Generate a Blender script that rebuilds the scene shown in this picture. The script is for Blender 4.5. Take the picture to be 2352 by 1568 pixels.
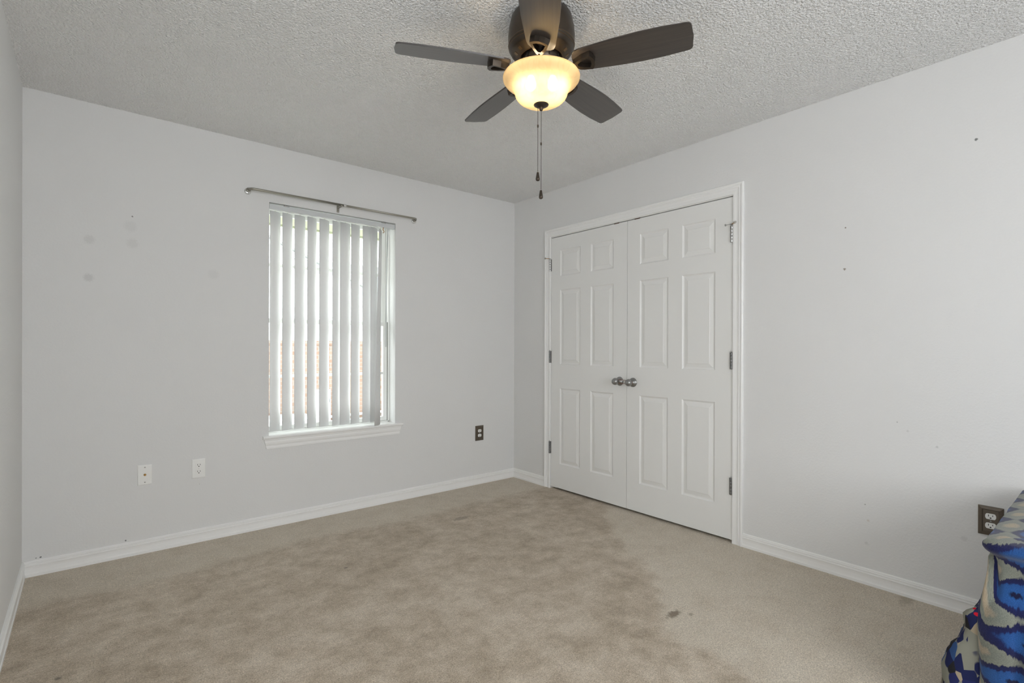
import bpy, bmesh, math, random
from mathutils import Vector, Matrix, noise

# ------------------------------------------------------------------ reset
for o in list(bpy.data.objects):
    bpy.data.objects.remove(o, do_unlink=True)
SC = bpy.context.scene
COL = SC.collection
PI = math.pi
random.seed(7)

# ------------------------------------------------------------------ camera
# Room frame: the far corner of the window wall (y=0) and the closet wall (x=0)
# is the origin, the floor is z=0, the ceiling z=2.44, the left wall x=-3.193.
CAM_POS = Vector((-2.94786, -3.50537, 1.15236))
CAM_F = Vector((0.63794, 0.77008, -0.00179))
CAM_R = Vector((0.77008, -0.63794, 0.00304))
CAM_U = CAM_R.cross(CAM_F)
cam_data = bpy.data.cameras.new('camera')
cam = bpy.data.objects.new('camera', cam_data)
COL.objects.link(cam)
M = Matrix((CAM_R, CAM_U, -CAM_F)).transposed().to_4x4()
M.translation = CAM_POS
cam.matrix_world = M
cam_data.sensor_fit = 'HORIZONTAL'
cam_data.sensor_width = 36.0
cam_data.lens = 1175.94 / 2352 * 36.0
cam_data.shift_x = 3.87 / 2352
cam_data.shift_y = 16.27 / 2352
cam_data.clip_start = 0.02
cam_data.clip_end = 200
SC.camera = cam

# ------------------------------------------------------------------ view
SC.view_settings.view_transform = 'Standard'
SC.view_settings.look = 'None'
SC.view_settings.gamma = 1.0
SC.view_settings.use_curve_mapping = False
SC.view_settings.exposure = 0.31
try:
    SC.cycles.use_denoising = True
    SC.cycles.denoiser = 'OPENIMAGEDENOISE'
    SC.cycles.denoising_input_passes = 'RGB_ALBEDO_NORMAL'
    SC.cycles.max_bounces = 14
    SC.cycles.diffuse_bounces = 8
    SC.cycles.transparent_max_bounces = 16
    SC.cycles.sample_clamp_indirect = 6.0
except Exception:
    pass

# ------------------------------------------------------------------ world: bright overcast sky
world = bpy.data.worlds.new('overcast_sky')
SC.world = world
world.use_nodes = True
wn = world.node_tree.nodes
wn['Background'].inputs['Color'].default_value = (0.95, 0.975, 1.0, 1)
wn['Background'].inputs['Strength'].default_value = 4.6


def area(name, loc, rot, sx, sy, power, color):
    d = bpy.data.lights.new(name, 'AREA')
    d.shape = 'RECTANGLE'
    d.size = sx
    d.size_y = sy
    d.energy = power
    d.color = color
    o = bpy.data.objects.new(name, d)
    o.location = loc
    o.rotation_euler = rot
    COL.objects.link(o)
    return o


# fill light added behind the camera, set in an invented unseen window
area('fill_near_wall', (-2.15, -5.16, 1.42), (PI / 2, 0, 0), 1.7, 1.4, 15, (0.93, 0.97, 1.0))
# second fill light added beside the camera, set in an invented unseen doorway
area('fill_left_wall', (-3.215, -2.75, 1.02), (0, -PI / 2, 0), 1.9, 0.74, 9, (0.93, 0.97, 1.0))

# ------------------------------------------------------------------ materials
MATS = {}


def mat(name, color, rough=0.5, metal=0.0, spec=0.5):
    m = bpy.data.materials.new(name)
    m.use_nodes = True
    b = m.node_tree.nodes['Principled BSDF']
    b.inputs['Base Color'].default_value = (*color, 1)
    b.inputs['Roughness'].default_value = rough
    b.inputs['Metallic'].default_value = metal
    b.inputs['Specular IOR Level'].default_value = spec
    MATS[name] = m
    return m


def N(m, kind, **kw):
    n = m.node_tree.nodes.new(kind)
    for k, v in kw.items():
        if k in n.inputs.keys():
            n.inputs[k].default_value = v
        else:
            setattr(n, k, v)
    return n


def L(m, a, b):
    m.node_tree.links.new(a, b)


def bsdf(m):
    return m.node_tree.nodes['Principled BSDF']


def pos(m):
    return N(m, 'ShaderNodeNewGeometry').outputs['Position']


def math_node(m, op, a, b=None, clamp=False):
    n = N(m, 'ShaderNodeMath', operation=op, use_clamp=clamp)
    for i, v in enumerate((a, b)):
        if v is None:
            continue
        if isinstance(v, (int, float)):
            n.inputs[i].default_value = v
        else:
            L(m, v, n.inputs[i])
    return n.outputs[0]


def noise_tex(m, vec, scale, detail=2.0, rough=0.5, out='Fac'):
    n = N(m, 'ShaderNodeTexNoise')
    n.inputs['Scale'].default_value = scale
    n.inputs['Detail'].default_value = detail
    n.inputs['Roughness'].default_value = rough
    if vec is not None:
        L(m, vec, n.inputs['Vector'])
    return n.outputs[out]


def ramp(m, fac, stops, interp='LINEAR'):
    n = N(m, 'ShaderNodeValToRGB')
    n.color_ramp.interpolation = interp
    els = n.color_ramp.elements
    while len(els) > 1:
        els.remove(els[-1])
    els[0].position = stops[0][0]
    els[0].color = (*stops[0][1], 1)
    for p, c in stops[1:]:
        e = els.new(p)
        e.color = (*c, 1)
    L(m, fac, n.inputs['Fac'])
    return n.outputs['Color']


def mix_col(m, fac, a, b, blend='MIX'):
    n = N(m, 'ShaderNodeMix', data_type='RGBA', blend_type=blend)
    for i, v in ((0, fac), (6, a), (7, b)):
        if isinstance(v, (int, float)):
            n.inputs[i].default_value = v
        elif isinstance(v, tuple):
            n.inputs[i].default_value = (*v, 1)
        else:
            L(m, v, n.inputs[i])
    return n.outputs[2]


def bump(m, height, strength, distance, prev=None):
    n = N(m, 'ShaderNodeBump')
    n.inputs['Strength'].default_value = strength
    n.inputs['Distance'].default_value = distance
    L(m, height, n.inputs['Height'])
    if prev is not None:
        L(m, prev, n.inputs['Normal'])
    return n.outputs['Normal']


def smooth(m, v, lo, hi, tlo=0.0, thi=1.0):
    n = N(m, 'ShaderNodeMapRange', interpolation_type='SMOOTHSTEP')
    n.inputs['From Min'].default_value = lo
    n.inputs['From Max'].default_value = hi
    n.inputs['To Min'].default_value = tlo
    n.inputs['To Max'].default_value = thi
    L(m, v, n.inputs['Value'])
    return n.outputs['Result']


def vec_scale(m, vec, s):
    n = N(m, 'ShaderNodeVectorMath', operation='MULTIPLY')
    L(m, vec, n.inputs[0])
    n.inputs[1].default_value = s
    return n.outputs[0]


def wall_material(name, color, spots):
    """painted drywall with a fine orange-peel texture and the scuffs that are on it"""
    m = mat(name, color, 0.62, 0, 0.35)
    p = pos(m)
    peel = noise_tex(m, p, 95, 3, 0.55)
    soft = noise_tex(m, p, 30, 2, 0.5)
    h = math_node(m, 'ADD', smooth(m, peel, 0.38, 0.68), math_node(m, 'MULTIPLY', soft, 0.6))
    L(m, bump(m, h, 0.20, 0.0018), bsdf(m).inputs['Normal'])
    blot = noise_tex(m, p, 2.1, 3, 0.5)
    col = mix_col(m, smooth(m, blot, 0.35, 0.7, 0, 0.10), color, tuple(c * 0.9 for c in color))
    wob = noise_tex(m, p, 170, 2, 0.6)
    for (c, r, k, strength) in spots:
        d = N(m, 'ShaderNodeVectorMath', operation='DISTANCE')
        L(m, p, d.inputs[0])
        d.inputs[1].default_value = c
        dd = math_node(m, 'ADD', d.outputs['Value'], math_node(m, 'MULTIPLY', math_node(m, 'SUBTRACT', wob, 0.5), r * 1.6))
        f = smooth(m, dd, r * 1.25, r * 0.55, 0, strength)
        col = mix_col(m, f, col, k)
    L(m, col, bsdf(m).inputs['Base Color'])
    return m


BROWN = (0.16, 0.11, 0.06)
DARK = (0.06, 0.065, 0.06)
GREY = (0.5, 0.5, 0.49)
WALL_C = (0.745, 0.745, 0.74)
W_FAR = wall_material('paint_far', WALL_C, [
    ((-2.7527, 0, 1.869), .004, DARK, .7), ((-2.761, 0, 1.813), .03, GREY, .18), ((-2.752, 0, 1.72), .028, GREY, .22),
    ((-2.936, 0, 1.717), .024, GREY, .3), ((-2.939, 0, 1.516), .022, GREY, .42), ((-2.36, 0, 1.586), .03, GREY, .15),
    ((-3.1245, 0, .0865), .004, DARK, .85), ((-3.141, 0, .086), .003, DARK, .6), ((-2.78, 0, .0885), .004, DARK, .8),
    ((-2.43, 0, .34), .003, GREY, .6)])
W_RIGHT = wall_material('paint_right', WALL_C, [
    ((0, -3.0845, 2.054), .006, DARK, .8), ((0, -2.5935, 1.762), .004, BROWN, .8), ((0, -2.590, 1.5535), .006, BROWN, .75),
    ((0, -2.696, .312), .006, (.45, .36, .26), .3), ((0, -2.689, .199), .008, GREY, .35), ((0, -2.683, .388), .003, DARK, .5),
    ((0, -2.811, .807), .003, DARK, .4), ((0, -2.9575, .712), .005, GREY, .6), ((0, -2.851, .769), .005, GREY, .4),
    ((0, -3.052, .326), .012, GREY, .3)])
W_PLAIN = wall_material('paint_plain', WALL_C, [])

# knockdown / popcorn ceiling
CEIL = mat('ceiling_texture', (0.95, 0.95, 0.945), 0.75, 0, 0.3)
p_ = pos(CEIL)
v1 = noise_tex(CEIL, p_, 105, 2, 0.5)
v2 = noise_tex(CEIL, p_, 210, 2, 0.5)
h_ = math_node(CEIL, 'ADD', smooth(CEIL, v1, 0.30, 0.85), math_node(CEIL, 'MULTIPLY', v2, 0.25))
L(CEIL, bump(CEIL, h_, 1.0, 0.0085), bsdf(CEIL).inputs['Normal'])

TRIM = mat('trim_paint', (0.87, 0.87, 0.86), 0.32, 0, 0.5)
DOORP = mat('door_paint', (0.82, 0.82, 0.805), 0.36, 0, 0.5)
pd_ = pos(DOORP)
gr = noise_tex(DOORP, vec_scale(DOORP, pd_, (60, 240, 7)), 1.0, 4, 0.6)
L(DOORP, bump(DOORP, gr, 0.10, 0.0015), bsdf(DOORP).inputs['Normal'])

# ---- carpet
CARPET = mat('carpet_pile', (0.4, 0.34, 0.28), 0.95, 0, 0.1)
p_ = pos(CARPET)
att = N(CARPET, 'ShaderNodeAttribute', attribute_name='traffic')
n_big = noise_tex(CARPET, p_, 1.7, 3, 0.55)
n_mid = noise_tex(CARPET, p_, 8.5, 7, 0.72)
n_sml = noise_tex(CARPET, p_, 16, 5, 0.65)
n_pile = noise_tex(CARPET, p_, 210, 3, 0.75)
n_pile2 = noise_tex(CARPET, p_, 75, 3, 0.7)
edge = math_node(CARPET, 'ADD', att.outputs['Fac'], math_node(CARPET, 'MULTIPLY', math_node(CARPET, 'SUBTRACT', n_sml, 0.5), 0.55))
t_mask = smooth(CARPET, edge, 0.36, 0.66)
blot = math_node(CARPET, 'ADD', math_node(CARPET, 'MULTIPLY', n_mid, 0.72), math_node(CARPET, 'MULTIPLY', n_big, 0.28))
dirty = ramp(CARPET, blot, [(0.38, (0.385, 0.315, 0.234)), (0.49, (0.490, 0.413, 0.320)), (0.60, (0.605, 0.525, 0.424))])
clean = ramp(CARPET, blot, [(0.36, (0.540, 0.468, 0.372)), (0.48, (0.600, 0.530, 0.432)), (0.62, (0.635, 0.568, 0.470))])
c_ = mix_col(CARPET, t_mask, clean, dirty)
fleck = ramp(CARPET, n_pile, [(0.30, (0.55, 0.54, 0.52)), (0.5, (0.98, 0.98, 0.98)), (0.70, (1.38, 1.39, 1.40))])
c_ = mix_col(CARPET, 1.0, c_, fleck, 'MULTIPLY')
fleck2 = ramp(CARPET, n_pile2, [(0.3, (0.86, 0.86, 0.86)), (0.7, (1.12, 1.12, 1.12))])
c_ = mix_col(CARPET, 1.0, c_, fleck2, 'MULTIPLY')
for (cx, cy, rx, ry, k, s_) in [(-0.985, -2.252, .050, .022, (.17, .13, .085), .85), (-0.93, -2.30, .018, .012, (.18, .14, .09), .5),
                                (-0.03, -2.86, .10, .03, (.28, .24, .17), .5), (-0.996, -0.638, .07, .035, (.24, .20, .15), .6),
                                (-3.02, -1.14, .014, .012, (.12, .11, .09), .7), (-1.9, -.9, .012, .01, (.1, .09, .08), .6)]:
    sub = N(CARPET, 'ShaderNodeVectorMath', operation='SUBTRACT')
    L(CARPET, p_, sub.inputs[0])
    sub.inputs[1].default_value = (cx, cy, 0)
    ln = N(CARPET, 'ShaderNodeVectorMath', operation='LENGTH')
    L(CARPET, vec_scale(CARPET, sub.outputs[0], (1 / rx, 1 / ry, 0)), ln.inputs[0])
    dd = math_node(CARPET, 'ADD', ln.outputs['Value'], math_node(CARPET, 'MULTIPLY', math_node(CARPET, 'SUBTRACT', noise_tex(CARPET, p_, 45, 3, .6), 0.5), 1.6))
    c_ = mix_col(CARPET, smooth(CARPET, dd, 1.15, 0.45, 0, s_), c_, k)
L(CARPET, c_, bsdf(CARPET).inputs['Base Color'])
hh = math_node(CARPET, 'ADD', n_pile, math_node(CARPET, 'MULTIPLY', n_pile2, 1.2))
L(CARPET, bump(CARPET, hh, 0.55, 0.006), bsdf(CARPET).inputs['Normal'])
bsdf(CARPET).inputs['Sheen Weight'].default_value = 0.15

# ---- metals, plastics
BRONZE = mat('oil_rubbed_bronze', (0.075, 0.060, 0.047), 0.36, 0.8, 0.5)
GROOVE = mat('bronze_groove', (0.16, 0.10, 0.05), 0.35, 0.8, 0.5)
BLACKM = mat('dark_recess', (0.010, 0.009, 0.008), 0.8)
BLADE = mat('blade_walnut', (0.040, 0.031, 0.026), 0.34, 0, 0.75)
bsdf(BLADE).inputs['Coat Weight'].default_value = 0.6
bsdf(BLADE).inputs['Coat Roughness'].default_value = 0.30
pb = N(BLADE, 'ShaderNodeTexCoord').outputs['Object']
wg = noise_tex(BLADE, vec_scale(BLADE, pb, (3, 110, 60)), 1.0, 4, 0.6)
L(BLADE, ramp(BLADE, wg, [(0.3, (0.026, 0.020, 0.017)), (0.7, (0.058, 0.045, 0.037))]), bsdf(BLADE).inputs['Base Color'])
NICKEL = mat('satin_nickel_rod', (0.36, 0.345, 0.30), 0.36, 0.85, 0.5)
NICKELC = mat('clear_grommet', (0.62, 0.62, 0.60), 0.2, 0.3, 0.6)
KNOB = mat('satin_knob', (0.33, 0.33, 0.325), 0.30, 0.9, 0.5)
HINGE = mat('hinge_steel', (0.20, 0.20, 0.20), 0.40, 0.8, 0.5)
HINGES = mat('hinge_bright', (0.62, 0.62, 0.62), 0.22, 0.95, 0.5)
BRASS = mat('brass', (0.50, 0.30, 0.10), 0.3, 0.9, 0.5)
STEEL = mat('screw_steel', (0.40, 0.40, 0.39), 0.4, 0.7, 0.5)
PLATEW = mat('white_plastic', (0.86, 0.86, 0.84), 0.35, 0, 0.5)
PLATEB = mat('bronze_plate', (0.115, 0.092, 0.068), 0.42, 0.35, 0.5)
SLOT = mat('slot_dark', (0.02, 0.02, 0.015), 0.7)
VINYL = mat('window_vinyl', (0.88, 0.89, 0.87), 0.4, 0, 0.5)
RAIL = mat('headrail_aluminium', (0.62, 0.64, 0.65), 0.4, 0.1, 0.5)
CREAM = mat('cream_plastic', (0.80, 0.80, 0.66), 0.4, 0, 0.5)
TAN = mat('tan_clip', (0.55, 0.36, 0.22), 0.5)
RUBBER = mat('brown_rubber', (0.20, 0.055, 0.018), 0.5)
TIP = mat('rubber_tip', (0.42, 0.40, 0.36), 0.6)
WOODRAW = mat('raw_wood_edge', (0.12, 0.07, 0.045), 0.8)
STICKER = mat('blue_sticker', (0.03, 0.11, 0.42), 0.5)
MATTRESS = mat('mattress_ticking', (0.7, 0.69, 0.66), 0.8)
BEDWOOD = mat('bed_base', (0.10, 0.07, 0.05), 0.6)

# vane fabric: thin PVC, part of the daylight passes through
VANE = mat('vane_pvc', (0.87, 0.87, 0.865), 0.5, 0, 0.3)
tr = N(VANE, 'ShaderNodeBsdfTranslucent')
tr.inputs['Color'].default_value = (0.82, 0.82, 0.83, 1)
mx = N(VANE, 'ShaderNodeMixShader')
mx.inputs[0].default_value = 0.28
L(VANE, bsdf(VANE).outputs[0], mx.inputs[1])
L(VANE, tr.outputs[0], mx.inputs[2])
L(VANE, mx.outputs[0], VANE.node_tree.nodes['Material Output'].inputs['Surface'])

# window glass: thin pane
GLASS = bpy.data.materials.new('window_glass')
GLASS.use_nodes = True
gt = GLASS.node_tree
gt.nodes.remove(gt.nodes['Principled BSDF'])
g1 = N(GLASS, 'ShaderNodeBsdfTransparent')
g1.inputs['Color'].default_value = (0.95, 0.97, 0.96, 1)
g2 = N(GLASS, 'ShaderNodeBsdfGlossy')
g2.inputs['Roughness'].default_value = 0.02
g3 = N(GLASS, 'ShaderNodeMixShader')
g3.inputs[0].default_value = 0.05
L(GLASS, g1.outputs[0], g3.inputs[1])
L(GLASS, g2.outputs[0], g3.inputs[2])
L(GLASS, g3.outputs[0], gt.nodes['Material Output'].inputs['Surface'])

# alabaster lamp glass
BOWL = bpy.data.materials.new('alabaster_glass')
BOWL.use_nodes = True
bt = BOWL.node_tree
bb = bt.nodes['Principled BSDF']
bb.inputs['Roughness'].default_value = 0.28
tcb = N(BOWL, 'ShaderNodeTexCoord').outputs['Object']
nb = N(BOWL, 'ShaderNodeTexNoise')
nb.inputs['Scale'].default_value = 9
nb.inputs['Detail'].default_value = 3
nb.inputs['Distortion'].default_value = 2.2
L(BOWL, tcb, nb.inputs['Vector'])
vein = ramp(BOWL, nb.outputs['Fac'], [(0.42, (0.94, 0.86, 0.70)), (0.5, (0.89, 0.79, 0.61)), (0.56, (0.94, 0.86, 0.70))])
bb.inputs['Base Color'].default_value = (0.52, 0.44, 0.32, 1)
btr = N(BOWL, 'ShaderNodeBsdfTranslucent')
L(BOWL, vein, btr.inputs['Color'])
bmx = N(BOWL, 'ShaderNodeMixShader')
bmx.inputs[0].default_value = 0.62
L(BOWL, bb.outputs[0], bmx.inputs[1])
L(BOWL, btr.outputs[0], bmx.inputs[2])
btp = N(BOWL, 'ShaderNodeBsdfTransparent')
btp.inputs['Color'].default_value = (1.0, 0.93, 0.78, 1)
bm2 = N(BOWL, 'ShaderNodeMixShader')
bm2.inputs[0].default_value = 0.26
L(BOWL, bmx.outputs[0], bm2.inputs[1])
L(BOWL, btp.outputs[0], bm2.inputs[2])
L(BOWL, bm2.outputs[0], bt.nodes['Material Output'].inputs['Surface'])

BULB = bpy.data.materials.new('lit_bulb')
BULB.use_nodes = True
be = bsdf(BULB)
be.inputs['Base Color'].default_value = (1, 0.9, 0.7, 1)
be.inputs['Emission Color'].default_value = (1.0, 0.78, 0.49, 1)
be.inputs['Emission Strength'].default_value = 32.0

# ---- exterior materials
BRICK = mat('pale_brick', (0.5, 0.3, 0.2), 0.85)
tb = N(BRICK, 'ShaderNodeTexBrick')
mp = N(BRICK, 'ShaderNodeMapping')
mp.inputs['Rotation'].default_value = (PI / 2, 0, 0)
L(BRICK, pos(BRICK), mp.inputs['Vector'])
L(BRICK, mp.outputs[0], tb.inputs['Vector'])
tb.inputs['Color1'].default_value = (0.25, 0.150, 0.105, 1)
tb.inputs['Color2'].default_value = (0.30, 0.205, 0.155, 1)
tb.inputs['Mortar'].default_value = (0.32, 0.30, 0.27, 1)
tb.inputs['Scale'].default_value = 1.0
tb.inputs['Brick Width'].default_value = 0.2
tb.inputs['Row Height'].default_value = 0.068
tb.inputs['Mortar Size'].default_value = 0.0055
L(BRICK, tb.outputs['Color'], bsdf(BRICK).inputs['Base Color'])
SIDING = mat('white_siding', (0.85, 0.86, 0.86), 0.6)
SHINGLE = mat('pale_shingle', (0.33, 0.345, 0.35), 0.9)
SOFFIT = mat('lawn_tinted_soffit', (0.50, 0.52, 0.38), 0.6)  # yellowish light off the lawn is put into this colour
LAWN = mat('pale_gravel', (0.55, 0.55, 0.50), 0.95)
UTIL = mat('utility_white', (0.82, 0.83, 0.84), 0.5)
UTILG = mat('utility_grey', (0.42, 0.44, 0.46), 0.5)
MGLASS = mat('meter_glass', (0.16, 0.18, 0.19), 0.1, 0, 0.8)

# ---- blanket fleece (ikat), driven by the unrolled cloth coordinates
IKAT = mat('ikat_fleece', (0.1, 0.12, 0.3), 0.95, 0, 0.1)
uvn = N(IKAT, 'ShaderNodeUVMap', uv_map='cloth')
sp = N(IKAT, 'ShaderNodeSeparateXYZ')
L(IKAT, uvn.outputs[0], sp.inputs[0])
fea = noise_tex(IKAT, vec_scale(IKAT, uvn.outputs[0], (150, 26, 1)), 1.0, 2, 0.6)
fea2 = noise_tex(IKAT, vec_scale(IKAT, uvn.outputs[0], (22, 34, 1)), 1.0, 2, 0.5)
du = math_node(IKAT, 'MULTIPLY', math_node(IKAT, 'SUBTRACT', fea2, 0.5), 0.9)
b0 = math_node(IKAT, 'MULTIPLY', math_node(IKAT, 'ADD', sp.outputs[1], -0.03), 2 * PI / 0.1175)
b_ = math_node(IKAT, 'ADD', b0, math_node(IKAT, 'MULTIPLY', math_node(IKAT, 'SUBTRACT', fea, 0.5), 1.3))
shift = math_node(IKAT, 'MULTIPLY', math_node(IKAT, 'SUBTRACT', math_node(IKAT, 'COSINE', math_node(IKAT, 'MULTIPLY', b0, 0.5)), 1.0), 0.63)
a_ = math_node(IKAT, 'ADD', math_node(IKAT, 'MULTIPLY', math_node(IKAT, 'ADD', sp.outputs[0], 0.083), 2 * PI / 0.17), math_node(IKAT, 'ADD', shift, du))
f_ = math_node(IKAT, 'ADD', math_node(IKAT, 'MULTIPLY', math_node(IKAT, 'COSINE', b_), 0.29), math_node(IKAT, 'MULTIPLY', math_node(IKAT, 'COSINE', a_), 0.21))
f_ = math_node(IKAT, 'ADD', f_, 0.5)
ik = ramp(IKAT, f_, [(0.0, (0.36, 0.29, 0.20)), (0.08, (0.33, 0.28, 0.21)), (0.16, (0.18, 0.195, 0.17)), (0.41, (0.21, 0.22, 0.185)), (0.46, (0.012, 0.014, 0.06)),
                     (0.63, (0.012, 0.016, 0.075)), (0.70, (0.020, 0.075, 0.24)), (0.95, (0.022, 0.09, 0.28)), (0.985, (0.008, 0.01, 0.04))])
lint = noise_tex(IKAT, vec_scale(IKAT, uvn.outputs[0], (420, 420, 1)), 1.0, 2, 0.7)
ik = mix_col(IKAT, 1.0, ik, ramp(IKAT, lint, [(0.3, (0.72, 0.72, 0.72)), (0.7, (1.25, 1.25, 1.25))]), 'MULTIPLY')
L(IKAT, ik, bsdf(IKAT).inputs['Base Color'])
bsdf(IKAT).inputs['Sheen Weight'].default_value = 0.25
L(IKAT, bump(IKAT, lint, 0.5, 0.003), bsdf(IKAT).inputs['Normal'])

# ---- printed cotton with leaf strokes
LEAF = mat('leaf_print_cotton', (0.2, 0.22, 0.2), 0.8, 0, 0.2)
uvl = N(LEAF, 'ShaderNodeUVMap', uv_map='cloth')
rot = N(LEAF, 'ShaderNodeMapping')
rot.inputs['Rotation'].default_value = (0, 0, 0.75)
rot.inputs['Scale'].default_value = (62, 24, 1)
L(LEAF, uvl.outputs[0], rot.inputs['Vector'])
vo = N(LEAF, 'ShaderNodeTexVoronoi', feature='F1')
vo.inputs['Scale'].default_value = 1.0
vo.inputs['Randomness'].default_value = 0.85
L(LEAF, rot.outputs[0], vo.inputs['Vector'])
spl = N(LEAF, 'ShaderNodeSeparateXYZ')
L(LEAF, vo.outputs['Color'], spl.inputs[0])
leafc = ramp(LEAF, spl.outputs[0], [(0.0, (0.20, 0.20, 0.165)), (0.30, (0.010, 0.014, 0.06)), (0.58, (0.025, 0.06, 0.16)), (0.72, (0.014, 0.014, 0.016)), (0.80, (0.30, 0.25, 0.18)), (0.9, (0.015, 0.02, 0.09))], 'CONSTANT')
core = smooth(LEAF, vo.outputs['Distance'], 0.85, 0.75)
leafm = mix_col(LEAF, core, (0.20, 0.20, 0.165), leafc)
for (u0, v0, r0) in [(0.020, 0.036, 0.0055), (0.030, 0.020, 0.0045), (0.2, 0.05, 0.01), (-0.2, 0.06, 0.01), (0.36, 0.1, 0.01)]:
    dv = N(LEAF, 'ShaderNodeVectorMath', operation='DISTANCE')
    L(LEAF, uvl.outputs[0], dv.inputs[0])
    dv.inputs[1].default_value = (u0, v0, 0)
    leafm = mix_col(LEAF, smooth(LEAF, dv.outputs['Value'], r0 * 1.1, r0 * 0.85), leafm, (0.40, 0.005, 0.018))
L(LEAF, leafm, bsdf(LEAF).inputs['Base Color'])


# ------------------------------------------------------------------ mesh helpers
class MB:
    def __init__(self):
        self.bm = bmesh.new()

    def quad(self, pts):
        return self.bm.faces.new([self.bm.verts.new(p) for p in pts])

    def box(self, x0, x1, y0, y1, z0, z1, bevel=0.0, seg=2):
        b = bmesh.new()
        bmesh.ops.create_cube(b, size=1.0)
        for v in b.verts:
            v.co = Vector(((x0 + x1) / 2 + v.co.x * (x1 - x0), (y0 + y1) / 2 + v.co.y * (y1 - y0), (z0 + z1) / 2 + v.co.z * (z1 - z0)))
        if bevel > 0:
            bmesh.ops.bevel(b, geom=list(b.edges), offset=bevel, segments=seg, affect='EDGES', profile=0.5)
        self.merge(b)
        return self

    def merge(self, b, mtx=None):
        vm = {}
        for v in b.verts:
            vm[v] = self.bm.verts.new(mtx @ v.co if mtx else v.co)
        for f in b.faces:
            nf = self.bm.faces.new([vm[v] for v in f.verts])
            nf.smooth = f.smooth
        b.free()

    def lathe(self, prof, origin=(0, 0, 0), axis=(0, 0, 1), n=48, cap=False):
        """prof: (radius, height along the axis)"""
        ax = Vector(axis).normalized()
        ref = Vector((1, 0, 0)) if abs(ax.x) < 0.9 else Vector((0, 1, 0))
        e1 = ax.cross(ref).normalized()
        e2 = ax.cross(e1)
        o = Vector(origin)
        rings = []
        for r, h in prof:
            if r < 1e-6:
                rings.append([self.bm.verts.new(o + ax * h)])
            else:
                rings.append([self.bm.verts.new(o + ax * h + (e1 * math.cos(t) + e2 * math.sin(t)) * r) for t in [2 * PI * i / n for i in range(n)]])
        for a, b in zip(rings, rings[1:]):
            for i in range(n):
                j = (i + 1) % n
                if len(a) == 1 and len(b) == 1:
                    continue
                if len(a) == 1:
                    f = self.bm.faces.new((a[0], b[j], b[i]))
                elif len(b) == 1:
                    f = self.bm.faces.new((a[i], a[j], b[0]))
                else:
                    f = self.bm.faces.new((a[i], a[j], b[j], b[i]))
                f.smooth = True
        return self

    def tube(self, pts, r, n=12, closed=False, caps=True):
        P = [Vector(p) for p in pts]
        k = len(P)
        up = None
        rings = []
        for i in range(k):
            if closed:
                t = (P[(i + 1) % k] - P[i - 1]).normalized()
            else:
                t = (P[min(i + 1, k - 1)] - P[max(i - 1, 0)]).normalized()
            if up is None:
                ref = Vector((0, 0, 1)) if abs(t.z) < 0.9 else Vector((1, 0, 0))
                e1 = t.cross(ref).normalized()
            else:
                e1 = (up - t * up.dot(t)).normalized()
            up = e1
            e2 = t.cross(e1)
            rr = r[i] if isinstance(r, (list, tuple)) else r
            rings.append([self.bm.verts.new(P[i] + (e1 * math.cos(a) + e2 * math.sin(a)) * rr) for a in [2 * PI * j / n for j in range(n)]])
        rng = range(k) if closed else range(k - 1)
        for i in rng:
            a, b = rings[i], rings[(i + 1) % k]
            for j in range(n):
                q = (j + 1) % n
                f = self.bm.faces.new((a[j], a[q], b[q], b[j]))
                f.smooth = True
        if caps and not closed:
            self.bm.faces.new(rings[0][::-1])
            self.bm.faces.new(rings[-1])
        return self

    def extrude(self, prof, fn, t0, t1):
        """extrude a closed 2-D profile between two stations; fn(a, b, t) gives the point"""
        A = [self.bm.verts.new(fn(a, b, t0)) for a, b in prof]
        B = [self.bm.verts.new(fn(a, b, t1)) for a, b in prof]
        n = len(prof)
        for i in range(n):
            j = (i + 1) % n
            self.bm.faces.new((A[i], A[j], B[j], B[i]))
        self.bm.faces.new(A[::-1])
        self.bm.faces.new(B)
        return self

    def build(self, name, material, parent=None, smooth_angle=None, label=None):
        bm = self.bm
        bmesh.ops.recalc_face_normals(bm, faces=list(bm.faces))
        me = bpy.data.meshes.new(name)
        if bm.verts:
            lo = Vector([min(v.co[i] for v in bm.verts) for i in range(3)])
            hi = Vector([max(v.co[i] for v in bm.verts) for i in range(3)])
            c = (lo + hi) / 2
        else:
            c = Vector()
        for v in bm.verts:
            v.co -= c
        bm.to_mesh(me)
        bm.free()
        me.materials.append(material)
        o = bpy.data.objects.new(name, me)
        COL.objects.link(o)
        o.location = c
        if parent is not None:
            adopt(o, parent)
        if label:
            o['label'] = label
        return o


WORLD_POS = {}


def adopt(o, parent):
    bpy.context.view_layer.update()
    o.parent = parent
    o.matrix_parent_inverse = parent.matrix_world.inverted()


def tag(o, label, cat, group=None):
    o['label'] = label
    o['category'] = cat
    if group:
        o['group'] = group
    return o


def thing(name, loc, label, cat, group=None):
    o = bpy.data.objects.new(name, None)
    o.empty_display_size = 0.05
    COL.objects.link(o)
    o.location = loc
    bpy.context.view_layer.update()
    return tag(o, label, cat, group)


def structure(o, label=None):
    o['kind'] = 'structure'
    if label:
        o['label'] = label
    return o


# ------------------------------------------------------------------ the room shell
XL, YN, H = -3.193, -5.20, 2.44
WX0, WX1, WZ0, WZ1 = -2.048, -1.164, 0.585, 2.078      # window opening in the far wall
DY0, DY1, DZ = -0.4702, -2.0130, 2.056                  # closet opening in the right wall
WT = 0.17

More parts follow.
